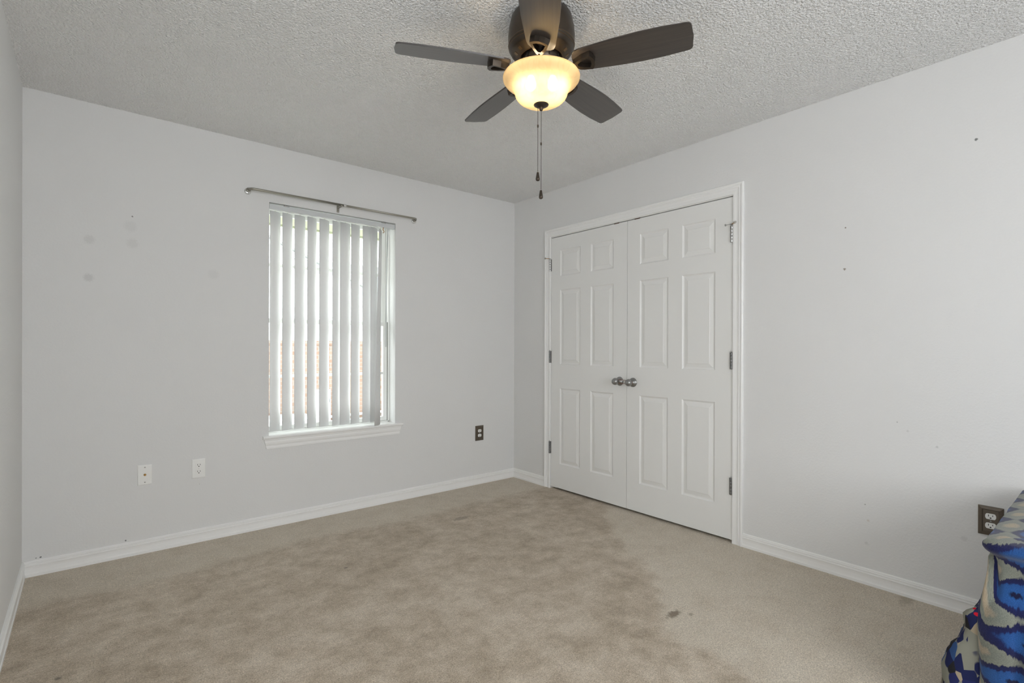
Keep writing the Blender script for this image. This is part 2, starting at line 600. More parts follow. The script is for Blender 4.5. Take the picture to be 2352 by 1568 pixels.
# floor with the worn traffic area recorded as a vertex attribute
fb = bmesh.new()
EDGE = [(0.25, -0.9), (-0.17, -1.19), (-0.39, -1.446), (-0.58, -1.69), (-0.629, -1.844), (-0.723, -1.9725), (-0.8655, -2.095), (-1.0227, -2.222),
        (-1.1016, -2.291), (-1.16, -2.37), (-1.13, -2.47), (-1.12, -2.57), (-1.16, -2.66), (-1.3, -2.9), (-1.5, -3.3), (-1.8, -4.2), (-2.2, -5.3)]


def traffic(x, y):
    d = 1e9
    side = 1
    for (a, b), (c, e) in zip(EDGE, EDGE[1:]):
        vx, vy = c - a, e - b
        t = max(0, min(1, ((x - a) * vx + (y - b) * vy) / (vx * vx + vy * vy)))
        px, py = a + vx * t, b + vy * t
        q = math.hypot(x - px, y - py)
        if q < d:
            d = q
            side = 1 if (vx * (y - b) - vy * (x - a)) < 0 else -1
    s = d * side
    v = 0.5 + s / 0.12 * 0.5
    # the band along the window wall and in the corner is cleaner
    w = (-0.42 - y + 0.12 * noise.noise(Vector((x * 1.3, 0, 4)))) / 0.35
    v = min(v, 0.5 + w)
    v = min(v, 0.5 + (x + 3.35) / 0.3)
    return max(0.0, min(1.0, v))


NXF, NYF = 110, 180
fx0, fx1, fy0, fy1 = XL - 0.1, 0.75, YN - 0.1, 0.06
grid = [[fb.verts.new((fx0 + (fx1 - fx0) * i / NXF, fy0 + (fy1 - fy0) * j / NYF, 0)) for i in range(NXF + 1)] for j in range(NYF + 1)]
for j in range(NYF):
    for i in range(NXF):
        fb.faces.new((grid[j][i], grid[j][i + 1], grid[j + 1][i + 1], grid[j + 1][i]))
fm = bpy.data.meshes.new('floor')
coords = [(v.co.x, v.co.y) for v in fb.verts]
fb.to_mesh(fm)
fb.free()
at = fm.attributes.new('traffic', 'FLOAT', 'POINT')
for i, (x, y) in enumerate(coords):
    # the edge line runs from the closet towards the camera: the worn side is the window side
    at.data[i].value = traffic(x, y)
fm.materials.append(CARPET)
floor = bpy.data.objects.new('floor', fm)
COL.objects.link(floor)
structure(floor, 'beige cut pile carpet with worn darker traffic area')

structure(MB().box(XL - 0.15, 0.9, YN - 0.15, 0.17, H, H + 0.12).build('ceiling', CEIL), 'white sprayed texture ceiling')

b = MB()
b.box(XL - 0.15, WX0, 0, WT, -0.05, H)
b.box(WX1, 0.9, 0, WT, -0.05, H)
b.box(WX0, WX1, 0, WT, WZ1, H)
b.box(WX0, WX1, 0, WT, -0.05, WZ0 - 0.022)
structure(b.build('wall_far', W_FAR), 'white window wall')

b = MB()
b.box(0, 0.115, DY0 + 0.018, 0.0, -0.05, H)
b.box(0, 0.115, YN, DY1 - 0.018, -0.05, H)
b.box(0, 0.115, DY1 - 0.018, DY0 + 0.018, DZ + 0.018, H)
structure(b.build('wall_right', W_RIGHT), 'white closet wall')
b = MB()
b.box(XL - 0.12, XL, -2.35, 0, -0.05, H)
b.box(XL - 0.12, XL, YN, -3.15, -0.05, H)
b.box(XL - 0.12, XL, -3.15, -2.35, 2.05, H)  # opening added here for the side fill light
structure(b.build('wall_left', W_PLAIN), 'white left wall with a doorway added beside the camera for the fill light')
b = MB()
b.box(XL, XL + 0.014, -2.35, -2.285, 0, 2.115)
b.box(XL, XL + 0.014, -3.215, -3.15, 0, 2.115)
b.box(XL, XL + 0.014, -3.15, -2.35, 2.05, 2.115)
structure(b.build('trim_6', TRIM), 'white casing round the added fill light doorway')
b = MB()
b.box(-4.45, -4.35, -4.2, -1.3, -0.05, H)
b.box(-4.35, XL - 0.12, -1.4, -1.3, -0.05, H)
b.box(-4.35, XL - 0.12, -4.2, -4.1, -0.05, H)
b.box(-4.45, XL - 0.15, -4.2, -1.3, H, H + 0.1)
b.box(-4.45, XL - 0.1, -4.2, -1.3, -0.1, 0.0)  # hall shell added to close off the invented doorway
structure(b.build('added_hall', W_PLAIN), 'unseen hallway added behind the fill light doorway')
# near wall with an unseen window added to hold the rear fill light
NX0, NX1, NZ0, NZ1 = -3.03, -1.27, 0.69, 2.15
b = MB()
b.box(XL - 0.15, NX0, YN - 0.15, YN, -0.05, H)
b.box(NX1, 0.9, YN - 0.15, YN, -0.05, H)
b.box(NX0, NX1, YN - 0.15, YN, NZ1, H)
b.box(NX0, NX1, YN - 0.15, YN, -0.05, NZ0)
structure(b.build('wall_near', W_PLAIN), 'white wall behind the camera')
w2 = MB()
for a0, a1 in ((NX0, NX0 + 0.05), (NX1 - 0.05, NX1), ((NX0 + NX1) / 2 - 0.025, (NX0 + NX1) / 2 + 0.025)):
    w2.box(a0, a1, YN - 0.11, YN - 0.06, NZ0, NZ1)
w2.box(NX0, NX1, YN - 0.11, YN - 0.06, NZ0, NZ0 + 0.05)
w2.box(NX0, NX1, YN - 0.11, YN - 0.06, NZ1 - 0.05, NZ1)
structure(w2.build('added_window', VINYL), 'unseen window added behind the camera for the fill light')
# closet interior
b = MB()
b.box(0.115, 0.75, DY1 - 0.35, DY1 - 0.30, 0, H)
b.box(0.115, 0.75, DY0 + 0.05, DY0 + 0.10, 0, H)
b.box(0.72, 0.77, DY1 - 0.35, DY0 + 0.10, 0, H)
structure(b.build('wall_closet', W_PLAIN), 'closet interior')

# ------------------------------------------------------------------ baseboards
BB = [(0, 0), (0.014, 0), (0.014, 0.013), (0.0115, 0.016), (0.0105, 0.022), (0.0095, 0.038), (0.0105, 0.048), (0.0125, 0.053), (0.0125, 0.056), (0.0100, 0.058),
      (0.0100, 0.063), (0.0115, 0.066), (0.0085, 0.069), (0.0085, 0.074), (0.006, 0.078), (0, 0.078)]
structure(MB().extrude(BB, lambda a, z, t: Vector((t, -a, z)), XL, 0).build('baseboard_far', TRIM))
structure(MB().extrude(BB, lambda a, z, t: Vector((XL + a, t, z)), -2.285, -0.0).build('baseboard_left', TRIM))
structure(MB().extrude(BB, lambda a, z, t: Vector((-a, t, z)), -0.406, 0).build('baseboard_right', TRIM), 'short baseboard between the corner and the closet')
structure(MB().extrude(BB, lambda a, z, t: Vector((-a, t, z)), YN, -2.0765).build('baseboard_right', TRIM), 'long baseboard right of the closet')

# ------------------------------------------------------------------ closet door casing and jamb
CW = 0.0635
CP = [(0, 0), (0, 0.007), (0.003, 0.010), (0.012, 0.010), (0.024, 0.0085), (0.034, 0.0095), (0.038, 0.0125), (0.043, 0.0125), (0.046, 0.0105), (0.049, 0.0125),
      (0.053, 0.0165), (0.060, 0.0165), (CW, 0.013), (CW, 0)]
ci, co_, ct = DY0 + 0.0, DY1 - 0.0, DZ + 0.004
b = MB()
bm = b.bm
# mitred three-sided frame: inner edge path (y,z) and outward offsets
stations = [(ci, 0.0, 1, 0), (ci, ct, 1, 1), (co_, ct, -1, 1), (co_, 0.0, -1, 0)]
rings = []
for (y, z, sy, sz) in stations:
    rings.append([bm.verts.new((-t, y + sy * w, z + sz * w)) for (w, t) in CP])
for A, B in zip(rings, rings[1:]):
    n = len(CP)
    for i in range(n):
        j = (i + 1) % n
        bm.faces.new((A[i], A[j], B[j], B[i]))
bm.faces.new(rings[0])
bm.faces.new(rings[-1])
structure(b.build('trim_1', TRIM), 'white moulded casing round the closet doors')
b = MB()
b.box(0.0, 0.115, DY0, DY0 + 0.018, 0, DZ + 0.018)
b.box(0.0, 0.115, DY1 - 0.018, DY1, 0, DZ + 0.018)
b.box(0.0, 0.115, DY1, DY0, DZ, DZ + 0.018)
b.box(0.040, 0.052, DY0 - 0.035, DY0, 0, DZ)
b.box(0.040, 0.052, DY1, DY1 + 0.035, 0, DZ)
b.box(0.040, 0.052, DY1, DY0, DZ - 0.035, DZ)
structure(b.build('trim_2', TRIM), 'white jamb inside the closet opening')


# ------------------------------------------------------------------ six panel doors
def make_door(name, y0, y1, pans_y, label):
    """front face at x=0, y runs from y0 (nearer the corner) to y1"""
    zs = [0.0175, 0.213, 0.825, 1.018, 1.620, 1.731, 1.941, 2.0495]
    ys = [y0, pans_y[0], pans_y[1], pans_y[2], pans_y[3], y1]
    b = MB()
    bm = b.bm
    V = {}

    def vert(i, k):
        if (i, k) not in V:
            V[(i, k)] = bm.verts.new((0.0, ys[i], zs[k]))
        return V[(i, k)]
    insets = [(0.004, 0.0045), (0.010, 0.0075), (0.014, 0.0075), (0.036, 0.0025), (0.0385, 0.0008)]
    for i in range(5):
        for k in range(7):
            loop = [vert(i, k), vert(i + 1, k), vert(i + 1, k + 1), vert(i, k + 1)]
            if i in (1, 3) and k in (1, 3, 5):
                for ins, dep in insets:
                    ya, yb = ys[i] - ins, ys[i + 1] + ins
                    za, zb = zs[k] + ins, zs[k + 1] - ins
                    nl = [bm.verts.new((dep, ya, za)), bm.verts.new((dep, yb, za)), bm.verts.new((dep, yb, zb)), bm.verts.new((dep, ya, zb))]
                    for q in range(4):
                        bm.faces.new((loop[q], loop[(q + 1) % 4], nl[(q + 1) % 4], nl[q]))
                    loop = nl
                bm.faces.new(loop)
            else:
                bm.faces.new(loop)
    # edges and back
    x1 = 0.035
    rim = [vert(i, 0) for i in range(6)] + [vert(5, k) for k in range(1, 8)] + [vert(i, 7) for i in range(4, -1, -1)] + [vert(0, k) for k in range(6, 0, -1)]
    back = [bm.verts.new((x1, v.co.y, v.co.z)) for v in rim]
    for q in range(len(rim)):
        w = (q + 1) % len(rim)
        bm.faces.new((rim[q], rim[w], back[w], back[q]))
    bm.faces.new(back)
    o = b.build(name, DOORP)
    return structure(o, label)


door1 = make_door('door_1', -0.4732, -1.2398, (-0.577, -0.795, -0.902, -1.119), 'left closet door, white six panel, nearer the room corner')
door2 = make_door('door_2', -1.2432, -2.0092, (-1.349, -1.573, -1.676, -1.900), 'right closet door, white six panel, farther from the corner')


def hinge(door, y, z0, z1, bright):
    b = MB()
    n = 5
    hgt = (z1 - z0) / n
    for i in range(n):
        b.lathe([(0, 0), (0.0062, 0), (0.0068, 0.0015), (0.0068, hgt - 0.0018), (0.0062, hgt - 0.0003), (0, hgt - 0.0003)], (-0.0075, y, z0 + i * hgt), n=16)
    o = b.build('hinge', HINGES if bright else HINGE, door, label='bright steel hinge knuckle' if bright else 'dull grey steel hinge knuckle')
    MB().lathe([(0, 0), (0.0035, 0), (0.0048, 0.002), (0.0048, 0.005), (0.002, 0.008), (0, 0.008)], (-0.0075, y, z1), n=12).build('hinge_pin', STEEL, o)
    dy = 0.013 if door is door1 else -0.013
    MB().box(-0.001, 0.004, min(y, y - dy), max(y, y - dy), z0, z1).build('hinge_leaf', HINGE, o)
    return o


hs = []
for dr, yy in ((door1, -0.4655), (door2, -2.0065)):
    for z0, z1, br in ((0.285, 0.384, False), (1.029, 1.127, False), (1.781, 1.880, True)):
        hs.append((dr, yy, hinge(dr, yy, z0, z1, br)))


def pin_stop(dr, y, s):
    """hinge pin door stop: plate, threaded rod to the casing side, rubber arm to the door side"""
    o = MB().box(-0.016, -0.001, y - 0.008, y + 0.008, 1.8835, 1.887, 0.001).build('pin_stop', STEEL, dr)
    b = MB().tube([(-0.012, y, 1.8855), (-0.022, y - s * 0.014, 1.8862), (-0.034, y - s * 0.031, 1.8885)], 0.0024, 10)
    b.build('stop_rod', BRASS, o)
    b = MB().lathe([(0, 0), (0.0065, 0), (0.0075, 0.003), (0.0065, 0.010), (0.003, 0.012), (0, 0.012)], (-0.031, y - s * 0.027, 1.888), Vector((-0.35, -s * 0.8, 0.12)), 14)
    b.build('rubber_tip', TIP, o)
    if s > 0:
        b = MB().tube([(-0.012, y, 1.8855), (-0.024, y + 0.012, 1.884), (-0.034, y + 0.024, 1.881)], 0.0024, 10)
        b.lathe([(0, 0), (0.0055, 0), (0.0065, 0.003), (0.0055, 0.008), (0, 0.009)], (-0.032, y + 0.022, 1.8815), Vector((-0.4, 0.8, -0.1)), 14)
        b.build('stop_arm', STEEL, o)


pin_stop(door2, -2.0065, 1)
pin_stop(door1, -0.4655, -1)


def knob(door, y, z):
    b = MB().lathe([(0, 0), (0.0325, 0), (0.0325, 0.002), (0.031, 0.005), (0.026, 0.009), (0.016, 0.013), (0.0115, 0.016), (0.0105, 0.020), (0.0105, 0.028), (0.013, 0.032),
                    (0.0195, 0.036), (0.0235, 0.042), (0.0252, 0.050), (0.0245, 0.057), (0.0205, 0.066), (0.012, 0.072), (0, 0.0735)], (0, y, z), (-1, 0, 0), 32)
    return b.build('knob', KNOB, door, label='round satin nickel knob')


knob(door1, -1.1785, 0.9145)
knob(door2, -1.2945, 0.9120)
for dr, yy in ((door1, -1.145), (door2, -1.325)):
    MB().box(-0.0006, 0.012, yy - 0.022, yy + 0.022, 2.0478, 2.0532).build('ball_catch', WOODRAW, dr)

# rubber band stretched round both knob necks
pts = []
for i in range(15):
    a = PI / 2 + PI * i / 14
    pts.append((-0.024, -1.1785 - math.cos(a) * 0.0122, 0.9145 + math.sin(a) * 0.0122))
for i in range(15):
    a = -PI / 2 + PI * i / 14
    pts.append((-0.024, -1.2945 - math.cos(a) * 0.0122, 0.9120 + math.sin(a) * 0.0122))
tag(MB().tube(pts, 0.0016, 8, closed=True).build('rubber_band', RUBBER), 'brown rubber band stretched round both closet door knobs', 'rubber band')

# ------------------------------------------------------------------ window
win = thing('window_1', ((WX0 + WX1) / 2, 0.10, WZ0), 'white double hung window in the far wall', 'window')
win['kind'] = 'structure'
del win['category']
FD0, FD1 = 0.100, 0.165
b = MB()
b.box(WX0, WX0 + 0.012, FD0 - 0.004, FD1, WZ0, WZ1, 0.002)
b.box(WX1 - 0.0135, WX1, FD0 - 0.004, FD1, WZ0, WZ1, 0.002)
b.box(WX0, WX1, FD0 - 0.004, FD1, WZ1 - 0.02, WZ1, 0.002)
b.box(WX0, WX1, FD0 - 0.004, FD1, WZ0 - 0.01, WZ0 + 0.010, 0.002)
b.build('window_frame', VINYL, win)


def sash(name, y0, y1, z0, z1, rails, mz):
    xa, xb = WX0 + 0.013, WX1 - 0.016
    s, sl = 0.034, 0.013
    b = MB()
    b.box(xa, xa + sl, y0, y1, z0, z1, 0.003)
    b.box(xb - s, xb, y0, y1, z0, z1, 0.003)
    b.box(xa + sl - 0.002, xb - s + 0.002, y0, y1, z0, z0 + rails[0], 0.003)
    b.box(xa + sl - 0.002, xb - s + 0.002, y0, y1, z1 - rails[1], z1, 0.003)
    o = b.build(name, VINYL, win)
    ym = (y0 + y1) / 2
    g = MB()
    g.box(xa + sl - 0.004, xb - s + 0.004, ym - 0.002, ym + 0.002, z0 + rails[0] - 0.004, z1 - rails[1] + 0.004)
    g.build('glass_pane', GLASS, o)
    mb = MB()
    for z in mz:
        mb.box(xa + sl, xb - s, ym - 0.007, ym + 0.007, z - 0.010, z + 0.010, 0.002)
    for q in (1, 2):
        x = xa + s + (xb - xa - 2 * s) * q / 3
        mb.box(x - 0.010, x + 0.010, ym - 0.0066, ym + 0.0066, z0 + rails[0], z1 - rails[1], 0.002)
    mb.build('muntin_grid', VINYL, o)
    return o


low = sash('sash', 0.100, 0.128, WZ0 + 0.012, 1.343, (0.032, 0.030), [0.957])
upp = sash('sash', 0.132, 0.160, 1.315, WZ1 - 0.012, (0.030, 0.035), [1.700])
# dark weather gap beside the lower sash
MB().box(WX1 - 0.0162, WX1 - 0.0136, 0.0995, 0.128, WZ0 + 0.012, 1.343).build('sash_gap', SLOT, low)
# sticker on the upper pane just above the meeting rail
hx = [(math.cos(a) * 0.024, math.sin(a) * 0.024) for a in [PI / 6 + i * PI / 3 for i in range(6)]]
tag(MB().extrude([(-1.236 + a, 1.392 + c * 0.8) for a, c in hx], lambda a, c, t: Vector((a, t, c)), 0.1425, 0.1432).build('window_sticker', STICKER),
    'small blue sticker on the window glass above the meeting rail', 'sticker')

# stool (sill board) and apron
b = MB()
b.box(WX0, WX1, 0.0, 0.103, WZ0 - 0.021, WZ0)
SP = [(0.0, 0.0), (0.018, 0.0), (0.024, -0.003), (0.027, -0.009), (0.025, -0.016), (0.019, -0.021), (0.0, -0.021)]
b.extrude(SP, lambda a, z, t: Vector((t, -a, WZ0 + z)), -2.086, -1.108)
structure(b.build('trim_3', TRIM), 'white window stool board')
AP = [(0.0, 0.0), (0.014, 0.0), (0.014, -0.008), (0.0115, -0.011), (0.013, -0.020), (0.0115, -0.032), (0.0075, -0.042), (0.0075, -0.047), (0.009, -0.052), (0.009, -0.062), (0.0, -0.064)]
b = MB()
bm = b.bm
z0 = WZ0 - 0.021
A = [bm.verts.new((-2.078 - (z) * 0.24, -a, z0 + z)) for a, z in AP]
B = [bm.verts.new((-1.117 + (z) * 0.24, -a, z0 + z)) for a, z in AP]
for i in range(len(AP)):
    j = (i + 1) % len(AP)
    bm.faces.new((A[i], A[j], B[j], B[i]))
bm.faces.new(A)
bm.faces.new(B)
structure(b.build('trim_4', TRIM), 'white moulded apron under the window stool')

# ------------------------------------------------------------------ vertical blind
bl = thing('vertical_blind', ((WX0 + WX1) / 2, 0.04, 2.037), 'white vertical blind with curved vanes hanging in the window recess', 'blind')
b = MB()
b.box(-2.046, -1.170, 0.003, 0.044, 2.0385, 2.0680, 0.002)
b.build('headrail', RAIL, bl)
MB().box(-1.1705, -1.1665, 0.002, 0.045, 2.037, 2.069, 0.0015).build('end_cap', RAIL, bl)
for x in (-1.94, -1.255):
    MB().box(x - 0.016, x + 0.016, -0.001, 0.03, 2.066, 2.0735, 0.001).build('mounting_clip', STEEL, bl)


def vane(xc, yc, deg, z0, z1, lean=(0.0, 0.0), sag=0.013, twist=0.0):
    th0 = math.radians(deg)
    W = 0.089
    n = 10
    bm = bmesh.new()
    rows = []
    NZ = 8
    for k in range(NZ + 1):
        f = k / NZ
        th = th0 + math.radians(twist) * f
        z = z1 + (z0 - z1) * f
        row = []
        for i in range(n + 1):
            s = (i / n - 0.5)
            bow = sag * (1 - 4 * s * s)          # convex towards the room
            x = s * W * math.cos(th) + bow * math.sin(th)
            y = s * W * math.sin(th) - bow * math.cos(th)
            row.append(bm.verts.new((xc + x + lean[0] * f, yc + y + lean[1] * f, z)))
        rows.append(row)
    for a, c in zip(rows, rows[1:]):
        for i in range(n):
            fc = bm.faces.new((a[i], a[i + 1], c[i + 1], c[i]))
            fc.smooth = True
    mb = MB()
    mb.bm.free()
    mb.bm = bm
    o = mb.build('vane', VANE, bl)
    sd = o.modifiers.new('thick', 'SOLIDIFY')
    sd.thickness = 0.0008
    sd.offset = 0
    c = MB()
    c.box(xc - 0.0022, xc + 0.0022, yc - 0.004, yc + 0.004, z1 - 0.008, 2.0395)
    c.build('carrier_stem', CREAM, o)
    return o


VX = [(-1.998, 30), (-1.922, 30), (-1.842, 24), (-1.762, 30), (-1.678, 24), (-1.594, 34), (-1.530, 18), (-1.454, 24), (-1.366, 22), (-1.312, 32)]
for x, d in VX:
    vane(x, 0.050, d, 0.604, 2.0335, sag=0.0105)
vane(-1.268, 0.036, 52, 0.590, 2.020, lean=(-0.060, -0.082), sag=0.007, twist=-14).__setitem__('label', 'last vane leaning out over the sill')
b = MB().tube([(-1.2080, 0.040, 2.040), (-1.2080, 0.040, 1.995)], 0.0045, 10)
b.tube([(-1.2080, 0.040, 1.998), (-1.2130, 0.050, 1.60), (-1.2140, 0.055, 1.155)], 0.0042, 10)
b.build('tilt_wand', RAIL, bl)
MB().tube([(-1.256, 0.012, 2.036), (-1.262, 0.008, 2.020), (-1.252, 0.006, 2.004), (-1.262, 0.008, 1.996)], 0.0035, 8).build('broken_clip', TAN, bl)

# ------------------------------------------------------------------ curtain rod
rz, ry = 2.127, -0.058
rod = thing('curtain_rod', (-1.6, ry, rz), 'thin satin nickel curtain rod with bent ends above the window', 'curtain rod')
xa, xb = -2.174, -1.012


def bend(x_wall, sgn):
    out = [(x_wall, -0.004, rz), (x_wall, -0.030, rz)]
    for i in range(1, 9):
        a = (PI / 2) * i / 8
        out.append((x_wall + sgn * 0.028 * (1 - math.cos(a)), -0.030 - 0.028 * math.sin(a), rz))
    return out


b = MB().tube(bend(xa, 1) + [(-1.58, ry, rz)], 0.0078, 14)
b.build('rod_tube', NICKEL, rod, label='thicker outer rod tube')
b = MB().tube([(-1.62, ry, rz)] + bend(xb, -1)[::-1], 0.0066, 14)
b.build('inner_tube', NICKEL, rod, label='thinner inner rod tube')
MB().lathe([(0.008, 0), (0.0095, 0.001), (0.0095, 0.017), (0.008, 0.018)], (-1.586, ry, rz), (1, 0, 0), 16).build('rod_collar', NICKELC, rod)
for x in (xa, xb):
    o = MB().lathe([(0, 0), (0.019, 0), (0.019, 0.004), (0.015, 0.007), (0, 0.007)], (x, 0, rz - 0.006), (0, -1, 0), 24).build('end_bracket', NICKELC, rod)
    MB().lathe([(0.0082, 0), (0.0125, 0), (0.0125, 0.016), (0.0082, 0.016)], (x, -0.007, rz), (0, -1, 0), 20).build('bracket_collar', NICKEL, o)
b = MB()
b.box(-1.612, -1.594, -0.003, 0.0, rz - 0.040, rz + 0.010, 0.001)
b.box(-1.610, -1.596, ry - 0.008, -0.002, rz - 0.0125, rz - 0.0085, 0.001)
b.box(-1.610, -1.596, ry - 0.0115, ry - 0.0085, rz - 0.0125, rz - 0.002, 0.001)
cb = b.build('centre_bracket', NICKEL, rod)
MB().lathe([(0, 0), (0.0035, 0), (0.003, 0.002), (0, 0.0025)], (-1.603, -0.003, rz - 0.033), (0, -1, 0), 12).build('bracket_screw', NICKELC, cb)


# ------------------------------------------------------------------ wall plates
def frame_axes(wall):
    """local (a, b, d): a to the right as seen from the room, b up, d out of the wall"""
    if wall == 'far':
        return lambda c, a, b, d: Vector((c[0] + a, -d, c[1] + b))
    return lambda c, a, b, d: Vector((-d, c[0] - a, c[1] + b))


def plate(T, c, w, h, steps):
    """stepped rectangular plate: steps = (inset, height)"""
    mb = MB()
    bm = mb.bm
    loop = [bm.verts.new(T(c, sx * w / 2, sy * h / 2, 0)) for sx, sy in ((-1, -1), (1, -1), (1, 1), (-1, 1))]
    base = loop
    for ins, ht in steps:
        nl = [bm.verts.new(T(c, sx * (w / 2 - ins), sy * (h / 2 - ins), ht)) for sx, sy in ((-1, -1), (1, -1), (1, 1), (-1, 1))]
        for q in range(4):
            bm.faces.new((loop[q], loop[(q + 1) % 4], nl[(q + 1) % 4], nl[q]))
        loop = nl
    bm.faces.new(loop)
    bm.faces.new(base[::-1])
    return mb


def disc(T, c, a0, b0, d0, prof, n=20):
    mb = MB()
    o = T(c, a0, b0, d0)
    ax = T(c, a0, b0, d0 + 1) - o
    mb.lathe(prof, o, ax, n)
    return mb


def outlet(wall, c, w, h, bronze, label, steps):
    T = frame_axes(wall)
    base = T(c, 0, 0, 0)
    t = thing('wall_outlet', base, label, 'outlet', 'duplex wall outlets')
    plate(T, c, w, h, steps).build('cover_plate', PLATEB if bronze else PLATEW, t)
    top = steps[-1][1]
    for s in (1, -1):
        cz = s * 0.0195
        prof = []
        for i in range(28):
            a = 2 * PI * i / 28
            x = max(-0.0170, min(0.0170, 0.0175 * math.cos(a) * 1.0))
            z = max(-0.0120, min(0.0120, 0.0175 * math.sin(a)))
            prof.append((x, z))
        mb = MB()
        mb.extrude(prof, lambda a, b2, d: T(c, a, cz + b2, d), top - 0.001, top + 0.0030)
        r = mb.build('receptacle', PLATEW, t)
        for sx, hh in ((-0.0065, 0.0042), (0.0065, 0.0034)):
            q = MB()
            q.extrude([(sx - 0.0011, -hh), (sx + 0.0011, -hh), (sx + 0.0011, hh), (sx - 0.0011, hh)], lambda a, b2, d: T(c, a, cz + 0.0035 + b2, d), top + 0.0026, top + 0.0034)
            q.build('slot', SLOT, r)
        q = MB()
        q.extrude([(0.0030 * math.cos(a), max(-0.0022, 0.0030 * math.sin(a))) for a in [2 * PI * i / 14 for i in range(14)]], lambda a, b2, d: T(c, a, cz - 0.0065 + b2, d), top + 0.0026, top + 0.0034)
        q.build('ground_hole', SLOT, r)
    disc(T, c, 0, 0, top, [(0, 0), (0.0034, 0), (0.003, 0.0013), (0, 0.0016)], 14).build('plate_screw', STEEL if bronze else PLATEW, t)
    return t


W_ST = [(0.0, 0.002), (0.003, 0.0055), (0.006, 0.006)]
B_ST = [(0.0, 0.006), (0.0015, 0.0075), (0.0125, 0.0095), (0.0140, 0.0085), (0.0155, 0.0055)]
outlet('far', (-2.4350, 0.4340), 0.070, 0.112, False, 'white outlet in a white cover plate on the window wall', W_ST)
outlet('far', (-0.3835, 0.4298), 0.082, 0.125, True, 'white outlet in a bronze cover plate near the far room corner', B_ST)
outlet('right', (-3.1370, 0.4262), 0.080, 0.122, True, 'white outlet in a bronze cover plate behind the blue blanket', B_ST)

T = frame_axes('far')
cx = (-2.6945, 0.4365)
cp = thing('cable_plate', T(cx, 0, 0, 0), 'white cable wall plate with a brass coaxial connector', 'wall plate')
plate(T, cx, 0.0685, 0.112, W_ST).build('cover_plate', PLATEW, cp)
o = disc(T, cx, 0, 0.0005, 0.005, [(0, 0), (0.0062, 0), (0.0062, 0.003), (0.0048, 0.003), (0.0048, 0.012), (0.0030, 0.0125), (0, 0.011)], 18).build('coaxial_connector', BRASS, cp)
for s in (1, -1):
    disc(T, cx, 0, s * 0.0415, 0.006, [(0, 0), (0.0034, 0), (0.003, 0.0012), (0, 0.0015)], 14).build('plate_screw', STEEL, cp)

# ------------------------------------------------------------------ ceiling fan
FX, FY = -1.583, -2.042
fan = thing('ceiling_fan', (FX, FY, H), 'dark bronze five blade ceiling fan with a lit alabaster glass bowl', 'ceiling fan')
C0 = (FX, FY, 0)
b = MB().lathe([(0.0, H), (0.112, H), (0.118, H - 0.010), (0.126, H - 0.045), (0.1295, H - 0.075), (0.1295, H - 0.092), (0.127, H - 0.110)], C0, n=64)
b.lathe([(0.127, H - 0.110), (0.1285, H - 0.112), (0.1285, H - 0.117), (0.1255, H - 0.119), (0.1255, H - 0.122), (0.1265, H - 0.124), (0.1255, H - 0.128), (0.119, H - 0.138), (0.1165, H - 0.141),
         (0.1135, H - 0.1425), (0.085, H - 0.160), (0.0805, H - 0.160), (0.078, H - 0.156), (0.06, H - 0.156), (0.0, H - 0.156)], C0, n=64)
housing = b.build('motor_housing', BRONZE, fan)
# gold-rubbed ring lines and the vent slots in the sloping underside
for r, z in ((0.1285, H - 0.1145), (0.1262, H - 0.1245), (0.0828, H - 0.1610)):
    MB().tube([(FX + r * math.cos(a), FY + r * math.sin(a), z) for a in [2 * PI * i / 72 for i in range(72)]], 0.0011, 8, closed=True).build('accent_ring', GROOVE, housing)
for i in range(15):
    a0 = 2 * PI * i / 15 + 0.1
    if i % 3 == 2:
        continue
    bm_ = MB()
    e = Vector((math.cos(a0), math.sin(a0), 0))
    tt = Vector((-math.sin(a0), math.cos(a0), 0))
    p0 = Vector((FX, FY, H - 0.1469)) + e * 0.105
    p1 = Vector((FX, FY, H - 0.1543)) + e * 0.093
    nrm = Vector((e.x * 0.5, e.y * 0.5, -0.86))
    pr = [p0 + tt * 0.008, p0 - tt * 0.008, p1 - tt * 0.007, p1 + tt * 0.007]
    lo = [q + nrm * 0.0016 for q in pr]
    hi = [q - nrm * 0.002 for q in pr]
    vs = [bm_.bm.verts.new(q) for q in lo + hi]
    bm_.bm.faces.new(vs[:4])
    bm_.bm.faces.new(vs[4:][::-1])
    for q in range(4):
        bm_.bm.faces.new((vs[q], vs[(q + 1) % 4], vs[4 + (q + 1) % 4], vs[4 + q]))
    bm_.build('vent_slot', GROOVE, housing)
b = MB().lathe([(0.0, H - 0.150), (0.070, H - 0.150), (0.072, H - 0.160), (0.072, H - 0.186), (0.068, H - 0.190), (0.050, H - 0.192), (0.045, H - 0.205), (0.0, H - 0.205)], C0, n=48)
fly = b.build('flywheel', BRONZE, fan)
for i in range(10):
    a0 = 2 * PI * i / 10
    MB().tube([(FX + 0.0735 * math.cos(a0), FY + 0.0735 * math.sin(a0), H - 0.164), (FX + 0.0735 * math.cos(a0), FY + 0.0735 * math.sin(a0), H - 0.182)], 0.003, 8).build('flywheel_rib', BLACKM, fly)

ZB = 2.243
A0 = math.radians(153.97)
PITCH = math.radians(-13)


